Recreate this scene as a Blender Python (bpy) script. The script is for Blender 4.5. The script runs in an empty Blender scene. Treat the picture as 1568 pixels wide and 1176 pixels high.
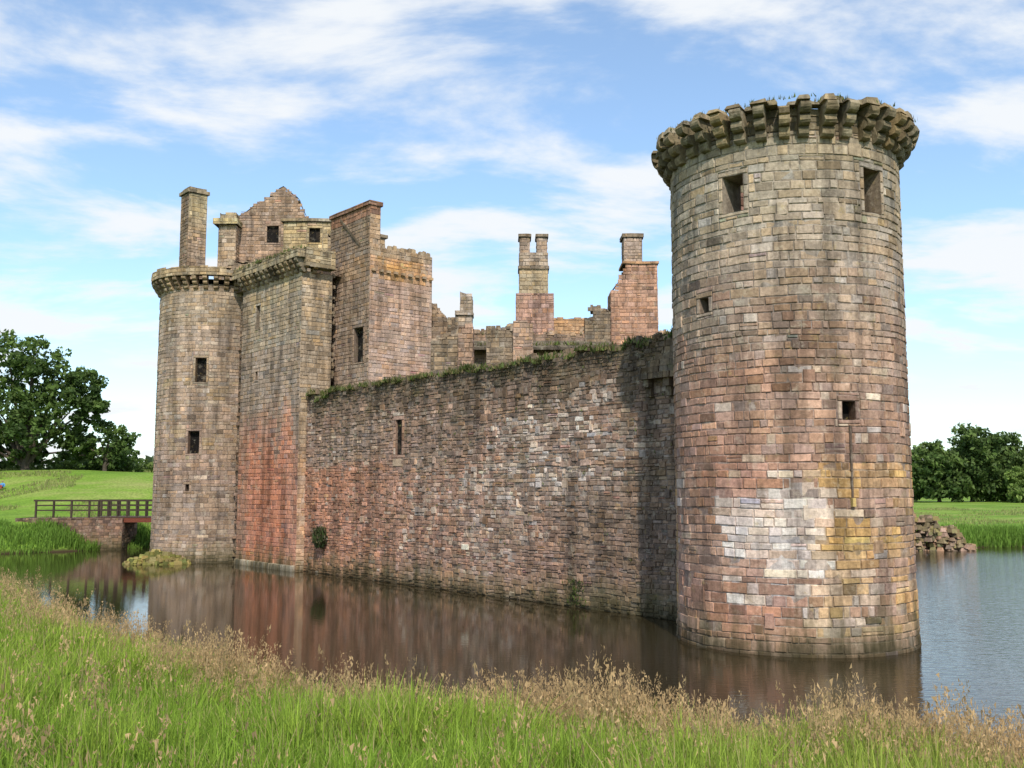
import bpy, math, random
import numpy as np
from mathutils import Vector, noise
random.seed(7); rng=np.random.default_rng(7)
scene=bpy.context.scene
scene.view_settings.view_transform='Standard'; scene.view_settings.look='None'
scene.view_settings.exposure=0
PI=math.pi
GAIN=1.33

# ------------------------------------------------------------ helpers
def lerp(a,b,t): return tuple(a[i]+(b[i]-a[i])*t for i in range(3))
def clamp(x,a=0.,b=1.): return max(a,min(b,x))
def sstep(x,a,b):
    t=clamp((x-a)/(b-a)); return t*t*(3-2*t)
def fbm(x,y,z=0.,o=3):
    v=0;a=1;t=0
    for i in range(o):
        v+=a*noise.noise(Vector((x,y,z+i*7.3)));t+=a;a*=.55;x*=2.1;y*=2.1;z*=2.1
    return v/t
class MB:
    def __init__(s): s.v=[];s.f=[];s.c=[]
    def quad(s,pts,col):
        n=len(s.v); s.v.extend([tuple(p) for p in pts]); s.f.append(tuple(range(n,n+len(pts)))); s.c.append(col)
    def hexa(s,p,col):   # p: 4 bottom (ccw), 4 top
        n=len(s.v); s.v.extend([tuple(q) for q in p])
        for f in ((3,2,1,0),(4,5,6,7),(0,1,5,4),(1,2,6,5),(2,3,7,6),(3,0,4,7)):
            s.f.append(tuple(n+i for i in f)); s.c.append(col)
    def build(s,name,mat,parent=None,smooth=False):
        me=bpy.data.meshes.new(name); me.from_pydata(s.v,[],s.f)
        at=me.attributes.new("Col",'FLOAT_COLOR','FACE')
        arr=np.ones((len(s.f),4),dtype=np.float32); arr[:,:3]=np.array(s.c,dtype=np.float32).reshape(-1,3)
        at.data.foreach_set("color",arr.ravel())
        if smooth: me.polygons.foreach_set("use_smooth",[True]*len(s.f))
        me.materials.append(mat); me.update()
        ob=bpy.data.objects.new(name,me); scene.collection.objects.link(ob)
        if parent: ob.parent=parent
        return ob
def empty(name,loc=(0,0,0)):
    e=bpy.data.objects.new(name,None); e.empty_display_size=1; scene.collection.objects.link(e); return e

# ------------------------------------------------------------ materials
def newmat(name):
    m=bpy.data.materials.new(name); m.use_nodes=True
    nt=m.node_tree; b=nt.nodes['Principled BSDF']; return m,nt,b
def stone_mat(name,rough=.92,nscale=8.,lo=.60,hi=1.32,bump=.65,stain=True):
    m,nt,b=newmat(name); N=nt.nodes; L=nt.links
    at=N.new('ShaderNodeAttribute'); at.attribute_name='Col'
    tc=N.new('ShaderNodeTexCoord')
    n1=N.new('ShaderNodeTexNoise'); n1.inputs['Scale'].default_value=nscale; n1.inputs['Detail'].default_value=6; n1.inputs['Roughness'].default_value=.74
    L.new(tc.outputs['Object'],n1.inputs['Vector'])
    r1=N.new('ShaderNodeMapRange'); r1.inputs['From Min'].default_value=.3; r1.inputs['From Max'].default_value=.7
    r1.inputs['To Min'].default_value=lo; r1.inputs['To Max'].default_value=hi
    L.new(n1.outputs['Fac'],r1.inputs['Value'])
    mul=N.new('ShaderNodeMix'); mul.data_type='RGBA'; mul.blend_type='MULTIPLY'; mul.inputs['Factor'].default_value=1
    L.new(at.outputs['Color'],mul.inputs['A']); L.new(r1.outputs['Result'],mul.inputs['B'])
    out=mul.outputs['Result']
    if stain:
        mp=N.new('ShaderNodeMapping'); mp.inputs['Scale'].default_value=(1.7,1.7,.17)
        L.new(tc.outputs['Object'],mp.inputs['Vector'])
        n2=N.new('ShaderNodeTexNoise'); n2.inputs['Scale'].default_value=1.; n2.inputs['Detail'].default_value=7; n2.inputs['Roughness'].default_value=.65
        L.new(mp.outputs['Vector'],n2.inputs['Vector'])
        r2=N.new('ShaderNodeMapRange'); r2.inputs['From Min'].default_value=.37; r2.inputs['From Max'].default_value=.56
        r2.inputs['To Min'].default_value=.54; r2.inputs['To Max'].default_value=1.08
        L.new(n2.outputs['Fac'],r2.inputs['Value'])
        m2=N.new('ShaderNodeMix'); m2.data_type='RGBA'; m2.blend_type='MULTIPLY'; m2.inputs['Factor'].default_value=1
        L.new(out,m2.inputs['A']); L.new(r2.outputs['Result'],m2.inputs['B'])
        def layer(prev,scale,lo_,hi_,amt,colr,seed):
            mpp=N.new('ShaderNodeMapping'); mpp.inputs['Location'].default_value=(seed,seed*.7,seed*.3); L.new(tc.outputs['Object'],mpp.inputs[0])
            n3=N.new('ShaderNodeTexNoise'); n3.inputs['Scale'].default_value=scale; n3.inputs['Detail'].default_value=9; n3.inputs['Roughness'].default_value=.74
            L.new(mpp.outputs[0],n3.inputs['Vector'])
            r3=N.new('ShaderNodeMapRange'); r3.inputs['From Min'].default_value=lo_; r3.inputs['From Max'].default_value=hi_
            r3.inputs['To Min'].default_value=0; r3.inputs['To Max'].default_value=amt
            L.new(n3.outputs['Fac'],r3.inputs['Value'])
            m3=N.new('ShaderNodeMix'); m3.data_type='RGBA'
            L.new(r3.outputs['Result'],m3.inputs['Factor']); L.new(prev,m3.inputs['A']); m3.inputs['B'].default_value=(*colr,1)
            return m3.outputs['Result']
        o=layer(m2.outputs['Result'],2.0,.55,.67,.42,(.44,.40,.31),0)
        o=layer(o,.8,.54,.68,.62,(.15,.106,.068),13)
        o=layer(o,3.1,.59,.69,.5,(.38,.28,.10),29)
        o=layer(o,1.5,.60,.70,.4,(.15,.15,.06),51)
        sp=N.new('ShaderNodeSeparateXYZ'); L.new(tc.outputs['Object'],sp.inputs[0])
        jt=N.new('ShaderNodeMath'); jt.operation='MULTIPLY_ADD'; L.new(n2.outputs['Fac'],jt.inputs[0]); jt.inputs[1].default_value=2.2
        sb_=N.new('ShaderNodeMath'); sb_.operation='SUBTRACT'; L.new(sp.outputs['Z'],sb_.inputs[0]); sb_.inputs[1].default_value=1.1
        L.new(sb_.outputs[0],jt.inputs[2])
        # green algae just above the water, then the dark wet foot
        r5=N.new('ShaderNodeMapRange'); r5.inputs['From Min'].default_value=.1; r5.inputs['From Max'].default_value=1.4
        r5.inputs['To Min'].default_value=.6; r5.inputs['To Max'].default_value=0; L.new(jt.outputs[0],r5.inputs['Value'])
        m5=N.new('ShaderNodeMix'); m5.data_type='RGBA'; L.new(r5.outputs[0],m5.inputs['Factor']); L.new(o,m5.inputs['A']); m5.inputs['B'].default_value=(.135,.125,.05,1)
        r4=N.new('ShaderNodeMapRange'); r4.inputs['From Min'].default_value=.05; r4.inputs['From Max'].default_value=.6
        r4.inputs['To Min'].default_value=.4; r4.inputs['To Max'].default_value=1
        L.new(jt.outputs[0],r4.inputs['Value'])
        m4=N.new('ShaderNodeMix'); m4.data_type='RGBA'; m4.blend_type='MULTIPLY'; m4.inputs['Factor'].default_value=1
        L.new(m5.outputs['Result'],m4.inputs['A']); L.new(r4.outputs['Result'],m4.inputs['B'])
        out=m4.outputs['Result']
    L.new(out,b.inputs['Base Color']); b.inputs['Roughness'].default_value=rough
    b.inputs['Specular IOR Level'].default_value=.15
    bp=N.new('ShaderNodeBump'); bp.inputs['Strength'].default_value=bump; bp.inputs['Distance'].default_value=.04
    L.new(n1.outputs['Fac'],bp.inputs['Height']); L.new(bp.outputs['Normal'],b.inputs['Normal'])
    return m
STONE=stone_mat("weathered_sandstone")
ROCK=stone_mat("rubble_stone",stain=False)
WOOD=stone_mat("weathered_timber",rough=.8,nscale=14,stain=False,bump=.3)
def leaf_mat(name,trans=.35):
    m,nt,b=newmat(name); N=nt.nodes; L=nt.links
    at=N.new('ShaderNodeAttribute'); at.attribute_name='Col'
    L.new(at.outputs['Color'],b.inputs['Base Color']); b.inputs['Roughness'].default_value=.65
    b.inputs['Specular IOR Level'].default_value=.25
    tr=N.new('ShaderNodeBsdfTranslucent'); L.new(at.outputs['Color'],tr.inputs['Color'])
    mx=N.new('ShaderNodeMixShader'); mx.inputs[0].default_value=trans
    L.new(b.outputs[0],mx.inputs[1]); L.new(tr.outputs[0],mx.inputs[2])
    L.new(mx.outputs[0],nt.nodes['Material Output'].inputs[0]); return m
LEAF=leaf_mat("foliage"); GRASSM=leaf_mat("grass_blades",.45)

# ------------------------------------------------------------ masonry
def subtract(r,h):
    a0,a1,b0,b1=r; c0,c1,d0,d1=h
    if a1<=c0 or a0>=c1 or b1<=d0 or b0>=d1: return [r]
    o=[]
    if a0<c0:o.append((a0,c0,b0,b1))
    if a1>c1:o.append((c1,a1,b0,b1))
    m0,m1=max(a0,c0),min(a1,c1)
    if b0<d0:o.append((m0,m1,b0,d0))
    if b1>d1:o.append((m0,m1,d1,b1))
    return o
BED=-.018
def block(mb,P,a0,a1,b0,b1,o,col,j=.006,gap=.009,inset=.02):
    if a1-a0<.05 or b1-b0<.04: return
    a0+=gap;a1-=gap;b0+=gap*.8;b1-=gap*.8
    i=min(inset,(a1-a0)*.2,(b1-b0)*.2)
    R=lambda: random.uniform(-j,j)
    n=len(mb.v)
    for (s,z) in ((a0,b0),(a1,b0),(a1,b1),(a0,b1)): mb.v.append(P(s,z,BED-.008))
    for (s,z) in ((a0+i,b0+i),(a1-i,b0+i),(a1-i,b1-i),(a0+i,b1-i)): mb.v.append(P(s+R(),z+R(),o+R()*.8))
    for f in ((4,5,6,7),(0,1,5,4),(1,2,6,5),(2,3,7,6),(3,0,4,7)):
        mb.f.append(tuple(n+k for k in f)); mb.c.append(col)
def masonry(mb,P0_,s0,s1,z0,z1,h,w,colf,holes=(),top=None,miss=.008,j=.010,depth=.018,frames=True,
            jamb=.9,closed=True,seg=.5,mortar=.84,frame_w=.15,backonly=False,big_p=.0,warp=.03,rj=.28,split=.03):
    """holes: (s0,s1,z0,z1[,closed]). P(s,z,o) maps to world."""
    sd=random.uniform(0,99)
    def P(s,z,o):
        k=warp*clamp((s-s0)*2)*clamp((s1-s)*2)
        return P0_(s,z+k*noise.noise(Vector((s*.5,z*.7,sd)))*1.6,o)
    big=[]
    for hh in holes:
        f=frame_w if frames else 0
        big.append((hh[0]-f,hh[1]+f,hh[2]-f*.8,hh[3]+f*1.1))
    if not backonly:
        z=z0
        while z<z1-.05:
            rh=h*random.uniform(1-rj,1+rj); zb=min(z+rh,z1)
            if z1-zb<h*.4: zb=z1
            s=s0-random.uniform(0,w)
            rw=w*random.uniform(.75,1.3)
            while s<s1:
                e=s+rw*random.uniform(.4,1.7)
                a,b=max(s,s0),min(e,s1); s=e
                if b-a<.06: continue
                zt=zb
                if top:
                    t=top((a+b)/2)
                    if z>t-.04: continue
                    zt=min(zb,t+random.uniform(-.03,.06))
                c=colf((a+b)/2,(z+zt)/2)
                if random.random()<miss: continue
                o=random.uniform(-depth*.35,depth)
                rects=[(a,b,z,zt)]
                if random.random()<split and zt-z>.14 and b-a>.2:
                    m=z+(zt-z)*random.uniform(.4,.6); rects=[(a,b,z,m),(a,b,m,zt)]
                elif big_p and random.random()<big_p and zt+h<z1:
                    rects=[(a,b,z-h*random.uniform(0,.5),zt+h*random.uniform(.1,.6))]; o+=depth*.9
                for hb in big:
                    nr=[]
                    for r in rects: nr+=subtract(r,hb)
                    rects=nr
                for k,r in enumerate(rects): block(mb,P,*r,o,c if k==0 else tuple(q*random.uniform(.85,1.15) for q in c),j)
            z=zb
        if frames:
            for hh in holes:
                fw=frame_w
                fc=lambda: colf(hh[0],hh[2])
                n=max(1,int(round((hh[3]-hh[2])/.36)))
                for k in range(n):
                    za=hh[2]+(hh[3]-hh[2])*k/n; zc=hh[2]+(hh[3]-hh[2])*(k+1)/n
                    block(mb,P,hh[0]-fw,hh[0],za,zc,.012,fc(),.003)
                    block(mb,P,hh[1],hh[1]+fw,za,zc,.012,fc(),.003)
                block(mb,P,hh[0]-fw,hh[1]+fw,hh[3],hh[3]+fw*1.1,.02,fc(),.003)
                block(mb,P,hh[0]-fw,hh[1]+fw,hh[2]-fw*.8,hh[2],.022,fc(),.003)
    ss_=set(np.arange(s0,s1,seg).tolist()+[s1]); zs=set(np.arange(z0,z1,.4).tolist()+[z1])
    for hh in holes: ss_|={hh[0],hh[1]}; zs|={hh[2],hh[3]}
    ss_=sorted(ss_); zs=sorted(zs)
    for i in range(len(ss_)-1):
        if ss_[i+1]-ss_[i]<1e-4: continue
        ta=top(ss_[i])-.08 if top else 1e9; tb=top(ss_[i+1])-.08 if top else 1e9
        for k in range(len(zs)-1):
            if zs[k+1]-zs[k]<1e-4: continue
            cs=(ss_[i]+ss_[i+1])/2; cz=(zs[k]+zs[k+1])/2
            if any(hh[0]<cs<hh[1] and hh[2]<cz<hh[3] for hh in holes): continue
            if zs[k]>=min(ta,tb): continue
            c=colf(cs,cz); c2=colf(cs+.3,cz+.1); c=lerp(c,c2,.5); g=(c[0]+c[1]+c[2])/3
            c=tuple((x*.7+g*.3)*mortar for x in c)
            mb.quad((P(ss_[i],zs[k],BED),P(ss_[i+1],zs[k],BED),P(ss_[i+1],min(zs[k+1],tb),BED),P(ss_[i],min(zs[k+1],ta),BED)),c)
    for hh in holes:
        cl=hh[4] if len(hh)>4 else closed
        c=tuple(x*.6 for x in colf(hh[0],hh[2])); d=-jamb  # reveals coloured darker than the wall, painting the shade of the recess
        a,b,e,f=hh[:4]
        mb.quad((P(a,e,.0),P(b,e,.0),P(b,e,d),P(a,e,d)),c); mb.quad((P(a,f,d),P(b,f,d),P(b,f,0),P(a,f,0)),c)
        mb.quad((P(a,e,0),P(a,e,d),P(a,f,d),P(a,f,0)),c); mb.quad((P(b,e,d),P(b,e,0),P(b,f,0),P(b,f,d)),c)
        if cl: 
            k=min(.33,jamb*.35)   # near-black panel set in the opening, painting the dark inside
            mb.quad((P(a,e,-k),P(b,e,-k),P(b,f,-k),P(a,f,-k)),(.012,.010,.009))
def cylP(cx,cy,R,flare=0.):
    def P(s,z,o):
        a=s/R; r=R+o+(flare*math.exp(-max(z,0)/.8) if flare else 0)
        return (cx+r*math.cos(a),cy+r*math.sin(a),z)
    return P
def vary(c,amt=.16,hue=.05):
    k=math.exp(random.gauss(0,amt)); r=random.random()
    if r<.06: k*=.62
    elif r>.95: k*=1.22
    k*=GAIN; w=random.gauss(0,hue)      # warm / cool shift along one axis only
    return (clamp(c[0]*k*(1+w*.8)*1.04,.02,.7),clamp(c[1]*k*.945,.02,.64),clamp(c[2]*k*.92*(1-w*1.3),.015,.58))
def box_tower(mb,P0,D,N,s0,s1,o_out,o_in,z0,z1,h,w,colf,holesL=(),holesF=(),top=None,jamb=.8,closed=True,miss=.01,sides='LFRB',frames=True,cap=True):
    """rectangular masonry mass. L = outer face (plane at o_out facing N), F = end at s0, R = end at s1, B = back."""
    pt=lambda s,o:(P0[0]+D[0]*s+N[0]*o,P0[1]+D[1]*s+N[1]*o)
    W=o_out-o_in
    if 'L' in sides:
        ox,oy=pt(s1,o_out)
        P=lambda s,z,o,ox=ox,oy=oy:(ox+N[0]*o-D[0]*s,oy+N[1]*o-D[1]*s,z)
        hl=[(s1-q[1],s1-q[0],*q[2:]) for q in holesL]
        masonry(mb,P,0,s1-s0,z0,z1,h,w,lambda s,z:colf(s1-s,z),hl,(lambda s:top(s1-s)) if top else None,jamb=jamb,closed=closed,miss=miss,frames=frames)
    if 'F' in sides:
        ox,oy=pt(s0,o_out)
        P=lambda s,z,o,ox=ox,oy=oy:(ox-N[0]*s-D[0]*o,oy-N[1]*s-D[1]*o,z)
        masonry(mb,P,0,W,z0,z1,h,w,lambda s,z:colf(s0,z,s) ,holesF,(lambda s:top(s0)) if top else None,jamb=jamb,closed=closed,miss=miss,frames=frames)
    if 'R' in sides:
        ox,oy=pt(s1,o_in)
        P=lambda s,z,o,ox=ox,oy=oy:(ox+N[0]*s+D[0]*o,oy+N[1]*s+D[1]*o,z)
        masonry(mb,P,0,W,z0,z1,h,w,lambda s,z:colf(s1,z),(),(lambda s:top(s1)) if top else None,backonly=True)
    if 'B' in sides:
        ox,oy=pt(s0,o_in)
        P=lambda s,z,o,ox=ox,oy=oy:(ox+D[0]*s-N[0]*o,oy+D[1]*s-N[1]*o,z)
        masonry(mb,P,0,s1-s0,z0,z1,h,w,lambda s,z:colf(s0+s,z),(),(lambda s:top(s0+s)) if top else None,backonly=True)
    if cap:
        n=max(1,int((s1-s0)/.5))
        for i in range(n):
            a=s0+(s1-s0)*i/n; b=s0+(s1-s0)*(i+1)/n
            za=(top(a) if top else z1)-.06; zb=(top(b) if top else z1)-.06
            A,B,C,E=pt(a,o_out),pt(b,o_out),pt(b,o_in),pt(a,o_in)
            c=tuple(x*.8 for x in colf(a,za))
            mb.quad(((*A,za),(*B,zb),(*C,zb),(*E,za)),c)

# castle frame: the curtain wall line
CD=(-.6481,.7615); CN=(-.7615,-.6481); CP=(9.04,31.37)
def cpt(s,o,z=0): return (CP[0]+CD[0]*s+CN[0]*o,CP[1]+CD[1]*s+CN[1]*o,z)
castle=empty("medieval_castle")

# ---- corner tower
TC=(8.81,31.18); TR=3.58; d2s=lambda a:math.radians(a)*TR
def tower_col(s,z,*k):
    a=math.degrees(s/TR); n=fbm(s*.35,z*.5,1); n2=fbm(s*.9,z*1.1,5)
    c=lerp((.30,.215,.165),(.28,.235,.185),sstep(z+n*2,6.,10.5))
    c=lerp(c,(.27,.245,.18),sstep(z+n*2.5,10.5,13.5)*.7)
    if z<9.5: c=lerp(c,(.305,.18,.13),clamp((.5+n*1.5)*sstep(-a,60,130)*sstep(9.5-z,0,2)))
    if 3<z<11: c=lerp(c,(.225,.15,.112),clamp(n2*2.0+.12))
    if 5<z<9.5 and a>-100: c=lerp(c,(.23,.15,.11),clamp(.25+n*1.8)*.85)
    # pale exposed stones, thinning out towards the edge of the patch
    d=math.sqrt(((a+112+n2*16)/26)**2+((z-3.4+n*1.6+n2*.8)/1.75)**2)
    if random.random()<.95*sstep(1.22-d,0,.5): c=lerp(c,(.50,.475,.43),random.uniform(.45,1))
    d=math.sqrt(((a+86+n2*14)/20)**2+((z-1.7+n)/1.1)**2)
    if random.random()<.8*sstep(1.15-d,0,.5): c=lerp(c,(.47,.43,.36),random.uniform(.3,.95))
    if random.random()<.06: c=lerp(c,(.37,.34,.29),.7)
    if a>-102 and .5<z<6.4: c=lerp(c,(.42,.285,.105),clamp((.45+n2*2.6)*sstep(6.4-z,0,2)*sstep(a,-104,-86))*.9)
    if z>14.: c=lerp(c,(.20,.175,.12),.6)
    return vary(c,.145)
W1=(d2s(-134.2),d2s(-123.5),12.80,13.90,False); W2=(d2s(-65),d2s(-53.5),12.68,14.02,False)
W3=(d2s(-150),d2s(-144),9.9,10.36,True); W4=(d2s(-81.3),d2s(-74.8),6.58,7.1,True)
mb=MB(); TP=cylP(*TC,TR,.06)
masonry(mb,TP,-PI*TR,PI*TR,-.4,15.0,.24,.46,tower_col,[W1,W2,W3,W4],miss=.006,jamb=1.03,closed=False,seg=.31,j=.014,depth=.021,big_p=.02,rj=.3,warp=.03)
block(mb,TP,d2s(-78.8),d2s(-77.2),4.35,6.42,.05,(.15,.11,.085))
block(mb,TP,d2s(-79.2),d2s(-76.8),4.1,4.38,.10,(.5,.36,.14))
block(mb,TP,d2s(-74),d2s(-65),.88,1.08,.03,(.12,.09,.06))  # dark block painted in for the shade of a small hole
IN=1.05
def inner(s,z,o): 
    a=s/TR; r=TR-IN-o
    return (TC[0]+r*math.cos(a),TC[1]+r*math.sin(a),z)
masonry(mb,inner,-PI*TR,PI*TR,11.9,15.0,.4,.7,lambda s,z:vary((.16,.10,.075)),[W1[:4],W2[:4]],jamb=.01,closed=False,frames=False,warp=0)
n=48
q=lambda r,t,z:(TC[0]+r*math.cos(t),TC[1]+r*math.sin(t),z)
for i in range(n):
    a,b=2*PI*i/n,2*PI*(i+1)/n
    mb.quad((q(TR-.03,a,15.0),q(TR-.03,b,15.0),q(TR-IN,b,15.0),q(TR-IN,a,15.0)),(.12,.12,.06))
    mb.quad((q(0,0,12.0),q(TR-IN,a,12.0),q(TR-IN,b,12.0)),(.05,.04,.03))  # unseen floor disc, added to keep the tower dark inside
mb.build("corner_tower_shaft",STONE,castle)
def corbel(mb,base,tang,outw,z0,sc,w,col,prof=None):
    prof=prof or [(-.1,0),(.06,.0),(.14,.02),(.20,.08),(.22,.16),(.22,.23),(.17,.30),(.28,.31),(.37,.35),(.42,.42),(.43,.50),(.42,.56),(.36,.61),(.48,.63),(.56,.67),(.61,.74),(.62,.82),(.60,.90),(.54,.95),(-.1,.96)]
    n=len(mb.v); k=len(prof)
    for sd in (-1,1):
        for (o,z) in prof:
            o*=sc;z*=sc
            o+=random.uniform(-.018,.018); z+=random.uniform(-.012,.012)
            ww=w*(1-.16*random.random())
            mb.v.append((base[0]+tang[0]*ww/2*sd+outw[0]*o,base[1]+tang[1]*ww/2*sd+outw[1]*o,z0+z))
    mb.f.append(tuple(n+i for i in range(k))); mb.c.append(col)
    mb.f.append(tuple(n+k+i for i in reversed(range(k)))); mb.c.append(col)
    for i in range(k):
        j=(i+1)%k; t=.5 if i in (5,11) else 1; mb.f.append((n+i,n+k+i,n+k+j,n+j)); mb.c.append(tuple(x*t for x in col))
mb=MB(); NC=38
masonry(mb,cylP(*TC,TR),-PI*TR,PI*TR,15.0,15.9,.22,.42,lambda s,z:vary((.13,.115,.075),.2),top=lambda s:15.74+.12*fbm(s*1.3,3))
for i in range(n):
    a,b=2*PI*i/n,2*PI*(i+1)/n
    mb.quad((q(TR,a,15.62),q(TR,b,15.62),q(TR-.6,b,15.6),q(TR-.6,a,15.6)),(.10,.10,.05))
    mb.quad((q(TR-.6,a,15.6),q(TR-.6,b,15.6),q(TR-.6,b,15.0),q(TR-.6,a,15.0)),(.15,.13,.08))
def slab(base,tg,ow,sh,ww,hh,r0,r1,z0,c):
    p=[]
    for zz,ins in ((z0,0),(z0+hh,.06)):
        for (t,r) in ((-1,r0+ins),(1,r0+ins),(1,r1-ins),(-1,r1-ins)):
            p.append((base[0]+tg[0]*(t*(ww/2-ins)+sh)+ow[0]*r,base[1]+tg[1]*(t*(ww/2-ins)+sh)+ow[1]*r,zz+random.uniform(-.05,.05)*(ins>0)))
    mb.hexa(p,c)
for i in range(NC):
    a=2*PI*i/NC+random.uniform(-.02,.02); ow=(math.cos(a),math.sin(a)); tg=(-ow[1],ow[0])
    base=(TC[0]+ow[0]*TR,TC[1]+ow[1]*TR)
    w=random.uniform(.30,.39)
    cc=lerp((.20,.175,.115),(.13,.115,.07),random.random())
    pr=None; broken=random.random()<.12
    if broken:
        pr=[(-.1,0),(.08,.0),(.16,.03),(.21,.10),(.22,.2),(.20,.29),(.31,.31),(.39,.36),(.43,.45),(.43,.54),(.40,.61),(.48,.64),(.50,.78),(.3,.9),(-.1,.92)]
    corbel(mb,base,tg,ow,14.80+random.uniform(-.04,.04),random.uniform(.96,1.03),w,vary(cc,.15),pr)
    if not broken: slab(base,tg,ow,random.uniform(-.08,.08),random.uniform(.34,.54),random.uniform(.08,.22),random.uniform(-.05,.12),random.uniform(.56,.66),15.725,vary((.17,.15,.10),.2))
    if random.random()<.6:   # sole stones bridging to the next corbel
        a2=a+PI/NC; ow=(math.cos(a2),math.sin(a2)); tg=(-ow[1],ow[0]); base=(TC[0]+ow[0]*TR,TC[1]+ow[1]*TR)
        slab(base,tg,ow,0,random.uniform(.3,.5),random.uniform(.1,.2),-.1,random.uniform(.12,.4),15.70+random.uniform(0,.03),vary((.14,.125,.08),.2))
mb.build("corner_tower_machicolation",STONE,castle)

# ---- curtain wall
def ctop(s): 
    t=9.98+.26*fbm(s*.35,2.)+.42*fbm(s*1.5,9.)+.12*sstep(s,14,4)
    if 29.6<s<31.2: t-=.3
    return t
def cur_col(s,z,*k):
    n=fbm(s*.22,z*.35,11); n2=fbm(s*.7,z*.9,23); n3=fbm(s*1.6,z*.16,77)
    c=lerp((.215,.17,.135),(.245,.168,.128),clamp(.5+n*1.4))
    if z<6: c=lerp(c,(.285,.175,.125),clamp((s-9)/14+n*.9)*.85*sstep(6.5-z,0,2))
    if s>22 and z<6+n*3: c=lerp(c,(.34,.17,.105),clamp((s-22)/7)*.6)
    d=((s-10.8)/6.)**2+((z-6.2+(s-11)*.16)/2.4)**2+n2*1.9
    if random.random()<.5*sstep(1.2-d,0,.8): c=lerp(c,(.43,.395,.345),random.uniform(.25,.95))
    d=((s-17)/5.5)**2+((z-3.6)/2.8)**2+n2*1.9
    if random.random()<.3*sstep(1.2-d,0,.8): c=lerp(c,(.39,.35,.29),random.uniform(.3,.9))
    if random.random()<.04: c=lerp(c,(.38,.34,.28),.7)
    t=sstep(z+n2*1.4+n*1.+n3*2.8,7.3,9.8)
    c=lerp(c,(.09,.074,.052),t*.86)
    c=lerp(c,(.13,.10,.072),clamp(n3*1.9)*.75)
    c=lerp(c,(.15,.145,.065),clamp(n2*2.2-.45)*.5)
    c=lerp(c,(.14,.11,.082),sstep(15-s,0,6)*sstep(5-z,0,1.8)*clamp(.75+n2))
    c=lerp(c,(.15,.12,.09),sstep(9-s,0,4)*.5)
    return vary(c,.19,.05)
mb=MB()
CW=lambda s,z,o:cpt(32-s,o,z)   # runs left -> right seen from outside
H=lambda a,b,c,d:(32-b,32-a,c,d)
masonry(mb,CW,0,30.2,-.4,10.7,.165,.31,lambda s,z:cur_col(32-s,z),[H(22.35,22.9,6.3,8.0)],lambda s:ctop(32-s),miss=.012,j=.020,depth=.034,jamb=.35,frame_w=.2,mortar=.9,big_p=.10,warp=.035,rj=.32,split=.05)
block(mb,CW,32-23.1,32-22.2,5.7,6.1,.035,vary((.26,.22,.17)))
block(mb,CW,32-23.15,32-22.15,8.2,8.4,.035,vary((.26,.22,.17)))
for i in range(120):
    a,b=1.8+30.2*i/120,1.8+30.2*(i+1)/120
    za,zb=ctop(a)-.07,ctop(b)-.07; c=lerp((.13,.12,.06),(.08,.11,.03),random.random())
    m=-.9
    mb.quad((cpt(a,0,za),cpt(b,0,zb),cpt(b,m,zb+.1),cpt(a,m,za+.1)),c)
    mb.quad((cpt(a,m,za+.1),cpt(b,m,zb+.1),cpt(b,-1.8,zb-.05),cpt(a,-1.8,za-.05)),c)
    mb.quad((cpt(b,-1.8,-.2),cpt(a,-1.8,-.2),cpt(a,-1.8,za-.05),cpt(b,-1.8,zb-.05)),(.2,.16,.13))
for i in range(300): # loose coping stones
    s=random.uniform(2.5,31.6); o=random.uniform(-.5,.06); w=random.uniform(.08,.26); z=ctop(s)-.06; hh=random.uniform(.06,.32)
    mb.hexa([cpt(s-w,o,z),cpt(s+w,o,z),cpt(s+w*.9,o-.3,z),cpt(s-w,o-.3,z),cpt(s-w*.8,o-.03,z+hh),cpt(s+w*.8,o-.03,z+hh*.8),cpt(s+w*.7,o-.25,z+hh),cpt(s-w*.8,o-.25,z+hh)],vary((.13,.105,.075),.25))
def sbox(s0,s1,z0,z1,o):
    c=vary((.12,.098,.07),.22); o+=random.uniform(-.03,.03)
    mb.hexa([cpt(s0+.008,o,z0+.006),cpt(s1-.008,o,z0+.006),cpt(s1-.008,-.05,z0+.006),cpt(s0+.008,-.05,z0+.006),cpt(s0+.02,o-.02,z1),cpt(s1-.02,o-.02,z1),cpt(s1-.02,-.05,z1),cpt(s0+.02,-.05,z1)],c)
for (s0,s1,z0,z1,o) in ((4.9,5.2,7.95,8.3,.2),(5.85,6.15,7.95,8.3,.2),(4.9,5.2,8.3,8.6,.34),(5.85,6.15,8.3,8.6,.34)): sbox(s0,s1,z0,z1,o)
for (z0,z1,o,e) in ((8.6,8.82,.42,6.25),(8.82,9.04,.38,6.2),(9.04,9.28,.34,5.9),(9.28,9.5,.3,5.6),(9.5,9.75,.27,5.3),(9.75,9.98,.24,5.2)):
    s=4.2
    while s<e: 
        t=min(e,s+random.uniform(.22,.5)); sbox(s,t,z0,z1,o); s=t
mb.build("curtain_wall",STONE,castle)

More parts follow.
